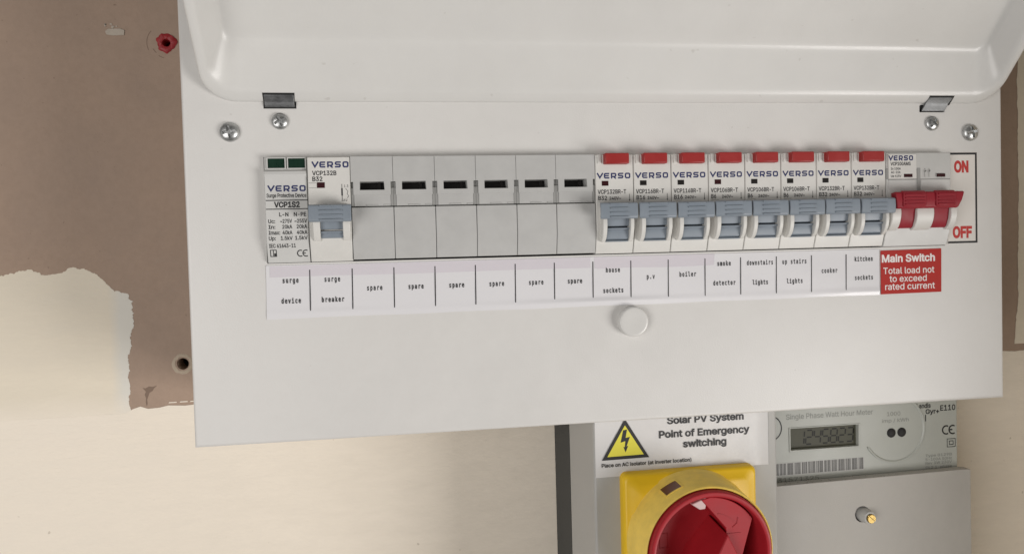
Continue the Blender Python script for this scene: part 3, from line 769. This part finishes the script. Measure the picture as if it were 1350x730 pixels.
for k, (num, amp, lab, win) in enumerate(circuits):
    o = xr+P*k
    bm = BM(); box(bm, o+3.0, o+6.1, -5.12, -4.9, 41.0, 43.2); obj('indicator_window', bm, M[win], roots[k], bevel=.05)
    bm = BM(); text(bm, 'VCP%sBR-T' % num, o+1.0, o+14.3, 37.4, 1.8, -5.06, .020)
    text(bm, amp, o+1.2, o+(5.3 if len(amp) == 3 else 3.6), 34.6, 1.8, -5.06, .020); text(bm, '240V~', o+6.4, o+11.8, 34.7, 1.3, -5.06, .020)
    obj('rating_print', bm, M['black'], roots[k])

# ---- double pole main switch
xm = 269.3
ms = thing('main_switch', (xm+17, 0, ZB), 'double main switch with a wide red toggle, beside the ON OFF sticker', 'switch')
bm = BM(); prism_x(bm, [(45, ZT-.3), (-4.6, ZT-.3), (-5.0, ZT-.9), (-5.0, 20), (-1.6, 10.0), (45, 10.0)], xm+.2, xm+34.3); obj('body', bm, M['surge'], ms, bevel=.3)
bm = BM()
for a, b_ in ((1.0, 15.8),): box(bm, xm+a, xm+b_, -5.5, -4.8, 42.3, 54.0)
obj('name_panel', bm, M['white'], ms, bevel=.15)
bm = BM()
for a, b_ in ((1.3, 15.6), (18.3, 33.7)): box(bm, xm+a, xm+b_, -5.25, -4.9, 33.5, 41.8)
obj('lower_panel', bm, M['surge'], ms, bevel=.15)
bm = BM(); box(bm, xm-.1, xm+.85, -5.3, -4.9, 42.2, 47.4); box(bm, xm+16.2, xm+17.9, -5.3, -4.9, 36, 47.4); box(bm, xm+.9, xm+34.0, -5.12, -4.9, 41.85, 42.25); obj('side_notch', bm, M['blank_dk'], ms, bevel=.1)
for a in (9.0, 26.4):
    bm = BM(); box(bm, xm+a, xm+a+4.5, -5.62, -5.4, 43.0, 44.6); obj('indicator_window', bm, M['window_red'], ms, bevel=.05)
bm = BM(); wordmark(bm, xm+1.0, xm+13.9, 51.0, 53.4, -5.56); obj('brand_mark', bm, M['navy'], ms)
bm = BM(); text(bm, 'VCP100AMS', xm+2.0, xm+12.6, 48.7, 1.55, -5.56, .02)
text(bm, 'In 100A', xm+2.2, xm+7.4, 46.6, 1.05, -5.56, .015); text(bm, 'AC-22A', xm+2.2, xm+7.2, 44.9, 1.05, -5.56, .015); text(bm, 'Ue 415V', xm+2.2, xm+7.6, 43.1, 1.05, -5.56, .015)
for x in (20.0, 22.2):
    stroke(bm, [(xm+x, 47.2), (xm+x+.4, 45.6), (xm+x, 45.4), (xm+x, 43.0)], .2, -5.56); stroke(bm, [(xm+x-.5, 45.6), (xm+x+.9, 46.2)], .2, -5.56)
obj('rating_print', bm, M['black'], ms)
for x0, x1 in ((.0, 4.7), (12.9, 21.9), (30.8, 34.2)):
    bm = BM(); prism_x(bm, arc_cheek(-5.2, -9.6, 17.6, 33.0), xm+x0+.05, xm+x1); obj('toggle_guard', bm, M['white'] , ms, bevel=.35)
bm = BM()
for x0, x1 in ((4.75, 12.85), (21.95, 30.75)): prism_x(bm, [(-4, 33), (-8.3, 33), (-8.4, 28), (-7.6, 23), (-6.2, 19.4), (-5.2, 18.6), (-4, 18.6)], xm+x0, xm+x1)
obj('toggle_drum', bm, M['redtog'], ms, bevel=.15)
bm = BM()
prof = [(-8.0, 35.3), (-12.6, 35.6), (-13.5, 35.0), (-13.8, 31.5), (-13.6, 28.4), (-12.9, 27.6), (-9.5, 27.9), (-8.0, 29.6)]
prism_x(bm, prof, xm-.9, xm+34.8)
for v in bm.verts:
    if v.co.x > xm+20: v.co.x -= max(0, (34-v.co.z))*.55
    else: v.co.x += (34-v.co.z)*.12 + (1.2 if v.co.y > -10 else 0)
for x0, x1 in ((2.4, 14.2), (19.4, 29.6)): prism_x(bm, [(-13.2, 28.4), (-14.4, 28.7), (-14.5, 34.8), (-13.2, 36.0), (-12, 36.1), (-12, 28.4)], xm+x0, xm+x1)
tg = obj('toggle', bm, M['redtog'], ms, bevel=.4)
bm = BM()
for x0, x1 in ((3.2, 13.4), (20.2, 28.8)):
    for k in range(4): prism_x(bm, [(-14.2, 29.2+k*1.5), (-14.95, 29.4+k*1.5), (-14.95, 29.85+k*1.5), (-14.2, 30.05+k*1.5)], xm+x0, xm+x1)
obj('toggle_ridges', bm, M['redtog'], tg, bevel=.1)

# ================================================================= solar isolator
IX0, IX1, IZT, IZB = 128.6, 224.2, -68.6, -215.0
iso = thing('rotary_isolator', (176, WALL, -142), 'grey boxed isolator with yellow plate and red rotary dial, below the fuse board', 'isolator switch')
bm = BM(); box(bm, IX0, IX1, 20, 73, IZB, IZT); obj('lid_box', bm, M['iso'], iso, bevel=1.2, seg=3)
bm = BM(); box(bm, IX0+.15, IX1-.15, 73.1, WALL-.7, IZB+.2, IZT-.2); obj('base_box', bm, M['iso_dk'], iso, bevel=.6)
# yellow plate
def rrect(x0, x1, z0, z1, r, n=6):
    out = []
    for cx, cz, a0 in ((x0+r, z0+r, 180), (x1-r, z0+r, 270), (x1-r, z1-r, 0), (x0+r, z1-r, 90)):
        for k in range(n+1):
            a = math.radians(a0+90*k/n); out.append((cx+r*math.cos(a), cz+r*math.sin(a)))
    return out
bm = BM()
loops = [(141.4, 210.4, -165, -96.6, 3.0, 20.0), (141.6, 210.2, -164.8, -96.8, 3.0, 16.0), (142.3, 209.5, -164.1, -97.5, 3.2, 14.4), (143.2, 208.6, -163.2, -98.4, 3.4, 13.9),
         (145.3, 206.5, -161.1, -100.5, 3.4, 13.8), (146.4, 205.4, -160.0, -101.6, 3.4, 12.9)]
prev = None
for x0, x1, z0, z1, rr, y in loops:
    cur = [bm.verts.new((x, y, z)) for x, z in rrect(x0, x1, z0, z1, rr)]
    if prev:
        for i in range(len(cur)): bm.faces.new((prev[i], prev[(i+1) % len(cur)], cur[(i+1) % len(cur)], cur[i]))
    prev = cur
bm.faces.new(prev); fixn(bm)
yp = obj('yellow_plate', bm, M['yellow'], iso, smooth=50)
DC = (176.0, -129.6)
bm = BM(); lathe(bm, [(33.4, 13.85), (32.9, 12.6), (32.4, 11), (31.3, -6.6), (31.0, -7.2), (30.6, -7.4), (30.15, -7.0), (29.95, 3), (29.9, 13)], DC[0], DC[1], 96)
obj('collar', bm, M['collar'], iso, smooth=40)
# padlock window through the side of the collar
def colr(y): return 31.3+1.1*(y+6.6)/17.6
def colp(y, t, up): a_ = math.radians(117+t); r_ = colr(y)+up; return (DC[0]+r_*math.cos(a_), y, DC[1]+r_*math.sin(a_))
bm = BM(); TT = [-7.6+15.2*k/6 for k in range(7)]
for t0, t1 in zip(TT, TT[1:]): bm.faces.new([bm.verts.new(colp(y, t, .10)) for y, t in ((7.6, t0), (7.6, t1), (-.8, t1), (-.8, t0))])
fixn(bm); o = obj('padlock_window', bm, M['padlock'], iso)
bm = BM()
for (y0, y1, ta, tb) in ((7.6, 8.3, -8.8, 8.8), (-1.5, -.8, -8.8, 8.8), (-.8, 7.6, -8.8, -7.6), (-.8, 7.6, 7.6, 8.8)):
    n_ = 8 if tb-ta > 4 else 1
    for k in range(n_):
        u0, u1 = ta+(tb-ta)*k/n_, ta+(tb-ta)*(k+1)/n_
        A_ = [bm.verts.new(colp(y, t, .35)) for y, t in ((y0, u0), (y0, u1), (y1, u1), (y1, u0))]; B_ = [bm.verts.new(colp(y, t, -.2)) for y, t in ((y0, u0), (y0, u1), (y1, u1), (y1, u0))]
        bm.faces.new(A_)
        for q in range(4): bm.faces.new((A_[q], A_[(q+1) % 4], B_[(q+1) % 4], B_[q]))
fixn(bm); obj('window_rim', bm, M['collar'], o)
# dial
bm = BM()
lathe(bm, [(29.0, 12.5), (29.6, 5), (29.75, -7.0), (29.6, -9.0), (29.0, -9.9), (28.2, -10.1), (27.2, -9.8), (26.7, -9.0), (26.0, 4.0), (24.8, 8.2), (22, 9.4), (0, 9.6)], DC[0], DC[1], 96)
dial = obj('dial', bm, M['dial'], iso, smooth=40)
# raised shoulder on the right of the dial and the pointed grip
bm = BM()
sh = [(184.2, -118.6), (172.6, -104.8)] + [(DC[0]+25.9*math.cos(math.radians(a)), DC[1]+25.9*math.sin(math.radians(a))) for a in range(88, 28, -6)] + [(193.5, -128), (190, -140), (184.5, -132)]
n = len(sh)
A = [bm.verts.new((x, -6.6, z)) for x, z in sh]; B = [bm.verts.new((x, 9.7, z)) for x, z in sh]
cvt = bm.verts.new((183.5, -6.9, -113))
bmesh.ops.recalc_face_normals(bm, faces=bm.faces)
for i in range(n): bm.faces.new((A[i], A[(i+1) % n], B[(i+1) % n], B[i]))
bm.faces.new(A); bm.verts.remove(cvt); fixn(bm)
obj('dial_shoulder', bm, M['dial'], dial, bevel=.3)
bm = BM()
top = [(183.0, -120.0), (188.4, -131.5), (191.5, -152.0), (171.0, -152.0), (177.0, -131.5)]
bot = [(182.6, -117.5), (193.5, -131.5), (196.5, -153.5), (162.5, -153.5), (170.0, -131.5)]
A = [bm.verts.new((x, -11.5+max(0, -130-z)*-.06, z)) for x, z in top]; B = [bm.verts.new((x, 9.8, z)) for x, z in bot]
for i in range(5): bm.faces.new((A[i], A[(i+1) % 5], B[(i+1) % 5], B[i]))
bm.faces.new(A); fixn(bm)
obj('dial_grip', bm, M['dial'], dial, bevel=.5)
bm = BM(); prism_y(bm, [(167.9, -106.6), (175.1, -103.9), (175.7, -104.5), (174.6, -109.2), (171.9, -109.4)], -6.2, 9.7)
obj('position_tab', bm, M['tab'], dial, bevel=.5)
bm = BM()
arcp = [(DC[0]+18.5*math.cos(math.radians(a)), DC[1]+18.5*math.sin(math.radians(a))) for a in range(76, 40, -6)]
def rib(b, pts, wd, y0, y1):
    for (xa, za), (xb_, zb_) in zip(pts, pts[1:]):
        d = Vector((xb_-xa, zb_-za)).normalized(); nx, nz = -d.y*wd/2, d.x*wd/2
        prism_y(b, [(xa+nx, za+nz), (xb_+nx, zb_+nz), (xb_-nx, zb_-nz), (xa-nx, za-nz)], y0, y1)
rib(bm, arcp, .45, -6.85, -4.5)
rib(bm, [(187.6, -118.6), (189.9, -116.8), (190.2, -114.2)], .45, -6.85, -3.5)
rib(bm, [(184.8, -121.5), (191.4, -121.5)], .4, -6.85, -3.5)
obj('moulded_arrow', bm, M['dial'], dial); bm = BM()
rib(bm, [(157.6, -125), (161.6, -125), (161.6, -132), (157.6, -132), (157.6, -125)], .4, 9.2, 9.8)
obj('moulded_mark', bm, M['dial'], dial)

# solar warning sticker
bm = BM()
def curlx(x, z): return 19.8-.5*max(0, (x-216)/3.2)**2-.12*math.sin(x*.35+z*.2)
n1, n2 = 30, 9
grid = [[None]*(n2+1) for _ in range(n1+1)]
for i in range(n1+1):
    for j in range(n2+1):
        x = 129.4+(219.2-129.4)*i/n1; z = -69.6+(-98.9+69.6)*j/n2
        zz = z+(.7*(x-129.4)/89 if j == n2 else 0)
        grid[i][j] = bm.verts.new((x, 19.78-.16*abs(math.sin(x*.13+z*.31))*(j < 4)-(.35*max(0, (x-214)/5)**2), zz))
for i in range(n1):
    for j in range(n2): bm.faces.new((grid[i][j], grid[i][j+1], grid[i+1][j+1], grid[i+1][j]))
fixn(bm)
st = obj('warning_sticker', bm, M['sticker'], iso, smooth=80)
YS = 19.45
bm = BM()
tri = [(144.6, -70.6), (132.6, -90.5), (156.6, -90.3)]
plate(bm, tri, [[(144.6, -73.8), (135.3, -88.9), (153.9, -88.7)]], YS-.02, YS+.1); obj('triangle_border', bm, M['black'], st)
bm = BM(); sheet(bm, [(144.6, -73.4), (134.9, -89.1), (154.3, -88.9)], YS+.02); obj('triangle_field', bm, M['warn'], st)
bm = BM(); sheet(bm, [(143.6, -76.2), (145.6, -75.9), (144.8, -80.0), (147.0, -79.6), (145.2, -84.2), (146.0, -84.0), (144.6, -87.2), (143.6, -84.4), (144.3, -84.5), (144.6, -81.6), (142.2, -82.2)], YS-.03); obj('lightning_flash', bm, M['black'], st)
bm = BM()
text(bm, 'Solar PV System', 166.2, 206.4, -74.5, 3.3, YS, .026); text(bm, 'Point of Emergency', 161.9, 209.4, -81.2, 3.3, YS, .026); text(bm, 'switching', 174.2, 197.0, -86.6, 3.3, YS, .026)
text(bm, 'Place on AC isolator (at inverter location)', 132.4, 178.4, -93.9, 1.75, YS, .016)
obj('warning_text', bm, M['black'], st)

# ================================================================= electricity meter
em = thing('electricity_meter', (303, WALL, -140), 'grey electricity meter with a numeric display and barcode, right of the isolator', 'electricity meter')
MX0, MX1 = 226.0, 364.3
LC = (257.6, 300.2, -105.9, -93.3)
bm = BM(); plate(bm, [(MX0, -230), (MX1, -230), (MX1, -69.2), (MX0, -69.2)], [[(LC[0], LC[2]), (LC[1], LC[2]), (LC[1], LC[3]), (LC[0], LC[3])]], 68, 72)
box(bm, MX0+.1, MX1-.1, 72.05, WALL-.7, -230, -69.3)
body = obj('body', bm, M['meter'], em, bevel=.35)
bm = BM(); rect(bm, LC[0]-.3, LC[1]+.3, LC[2]-.3, LC[3]+.3, 70.6); lcd = obj('display', bm, M['lcd'], em)
bm = BM(); plate(bm, [(LC[0]-.9, LC[2]-.9), (LC[1]+.9, LC[2]-.9), (LC[1]+.9, LC[3]+.6), (LC[0]-.9, LC[3]+.6)], [[(LC[0], LC[2]), (LC[1], LC[2]), (LC[1], LC[3]), (LC[0], LC[3])]], 67.6, 68.05)
obj('display_bezel', bm, M['meter'], lcd, bevel=.15)
SEG = {'1': 'bc', '2': 'abged', '3': 'abgcd', '4': 'fgbc', '5': 'afgcd', '8': 'abcdefg'}
bm = BM(); dw, dh, sw = 4.0, 8.0, .85
for i, ch in enumerate('1245823'):
    ox, oz = 263.2+i*5.15, -103.6
    sk = lambda x, z: (ox+x+z*.10, oz+z)
    q = {'a': ((.5, dh), (dw-.5, dh)), 'd': ((.5, 0), (dw-.5, 0)), 'g': ((.5, dh/2), (dw-.5, dh/2)), 'f': ((0, dh/2+.5), (0, dh-.5)), 'b': ((dw, dh/2+.5), (dw, dh-.5)), 'e': ((0, .5), (0, dh/2-.5)), 'c': ((dw, .5), (dw, dh/2-.5))}
    for s in SEG[ch]: stroke(bm, [sk(*q[s][0]), sk(*q[s][1])], sw, 70.54)
obj('display_digits', bm, M['lcdseg'], lcd)
YM = 67.93
for q in (('Single Phase Watt Hour Meter', 255.2, 309.6, -88.0, 3.0), ('1000', 318.6, 327.2, -89.6, 2.3), ('imp / kWh', 315.4, 332.6, -93.4, 2.0), ('31571325', 249.4, 275.0, -124.2, 2.7)):
    obj('faint_text', text(BM(), *q, YM, .004), M['faint_print'], em)
for z, t in ((-115.5, 'Type 0129B'), (-117.8, '5-100A 50Hz'), (-120.0, 'Rev 3W 230V'), (-122.6, 'Cl 2 1-phase')): obj('faint_text', text(BM(), t, 343.2, 360.6, z, 1.5, YM, .012), M['faint_print'], em)
bm = BM(); rnd = random.Random(3)
x = 246.0
while x < 303.2:
    for k in range(6):
        wv = rnd.choice((.28, .38, .55)); 
        if x+wv > 303.4: break
        rect(bm, x, x+wv, -119.9+(x-250)*.006, -113.2+(x-250)*.006, YM); x += wv+rnd.choice((.16, .22, .34))
    x += .55
obj('barcode', bm, M['grey_print'], em)
bm = BM(); rect(bm, 241, 303.6, -120.2, -112.9, 67.96); obj('barcode_ground', bm, M['surge'], em)
for x, z in ((321.2, -99.7), (327.9, -99.7)):
    bm = BM(); lathe(bm, [(2.75, 68.4), (2.75, 67.75), (2.4, 67.55), (0, 67.5)], x, z, 28); obj('sensor_dot', bm, M['black'], em, smooth=40)
bm = BM(); prof = [(20.0, 68.2), (20.0, 67.35), (19.6, 67.15), (19.0, 67.35), (18.5, 67.95), (18.4, 68.2)]
lathe(bm, prof, 323.0, -97.5, 72)
bmesh.ops.delete(bm, geom=[v for v in bm.verts if math.atan2(v.co.z+97.5, v.co.x-323) > math.radians(62) or math.atan2(v.co.z+97.5, v.co.x-323) < math.radians(-150)], context='VERTS')
obj('moulded_ring', bm, M['meter'], em, smooth=50)
bm = BM(); text(bm, 'Landis', 337.8, 347.0, -86.2, 2.6, YM, .025); text(bm, 'Gyr+', 343.6, 352.6, -89.8, 2.6, YM, .025); rect(bm, 343.3, 343.9, -94.2, -90.2, YM)
obj('maker_mark', bm, M['black'], em)
obj('type_text', text(BM(), 'E110', 353.2, 363.2, -88.4, 3.1, YM, .02), M['black'], em)
obj('conformity_mark', ce_mark(BM(), 354.6, -102.6, 4.9, YM, .85), M['black'], em)
bm = BM(); stroke(bm, [(357.6, -110.4), (362.9, -110.4), (362.9, -105.6), (357.6, -105.6)], .4, YM, closed=True); stroke(bm, [(359.0, -109.1), (361.5, -109.1), (361.5, -106.9), (359.0, -106.9)], .45, YM, closed=True)
obj('insulation_mark', bm, M['black'], em)
obj('ring_mark', stroke(BM(), [(245+7.2*math.cos(math.radians(a)), -92.5+7.2*math.sin(math.radians(a))) for a in range(-70, 75, 8)], .7, YM), M['black'], em)
# terminal cover with a sealing screw in its post
CX, CZ = 300.2, -144.0
bm = BM(); plate(bm, [(MX0, -232), (366.9, -232), (366.4, -122.2), (362, -122.0), (MX0, -123.6)], [circ(CX-3.2, CZ+.6, 4.6, 28)], 60, 66)
box(bm, MX0+.1, 366.2, 66.05, WALL-.8, -232, -126)
obj('terminal_cover', bm, M['cover'], em, bevel=.6)
bm = BM()
lathe(bm, [(4.5, 66.0), (4.3, 60.5), (3.9, 57.5), (3.5, 55.4), (2.5, 55.2)], CX-1.5, CZ-.2, 32)
obj('screw_post', bm, M['surge'], em, smooth=45)
bm = BM(); lathe(bm, [(2.6, 56), (2.6, 54.4), (2.35, 54.0), (0, 53.9)], CX-1.3, CZ-.4, 28)
bm.faces.new([v for v in bm.verts if abs(v.co.y-56) < 1e-6]); fixn(bm)
o = obj('brass_screw', bm, M['brass'], em, smooth=35)
c = BM(); ang = math.radians(-45); ca, sa = math.cos(ang), math.sin(ang)
prism_y(c, [(CX-1.3+ca*p-sa*q, CZ-.4+sa*p+ca*q) for p, q in ((-4, -.3), (4, -.3), (4, .3), (-4, .3))], 51, 54.8)
cut(o, c)
# dust lying along the top of the cover
bm = BM(); rnd = random.Random(9)
for k in range(150):
    x = rnd.uniform(243, 366); z = -123.4+(x-243)/123*1.2; rr = rnd.uniform(.06, .22)
    m_ = Matrix.Translation((x, rnd.uniform(60.4, 66.2), z+.1)) @ Matrix.Rotation(rnd.uniform(0, 3), 4, 'Y') @ Matrix.Diagonal((rr*rnd.uniform(.8, 2.2), rr, rr*.8, 1))
    bmesh.ops.create_icosphere(bm, subdivisions=1, radius=1, matrix=m_)
d = obj('dust', bm, M['dust'], em); d['kind'] = 'stuff'
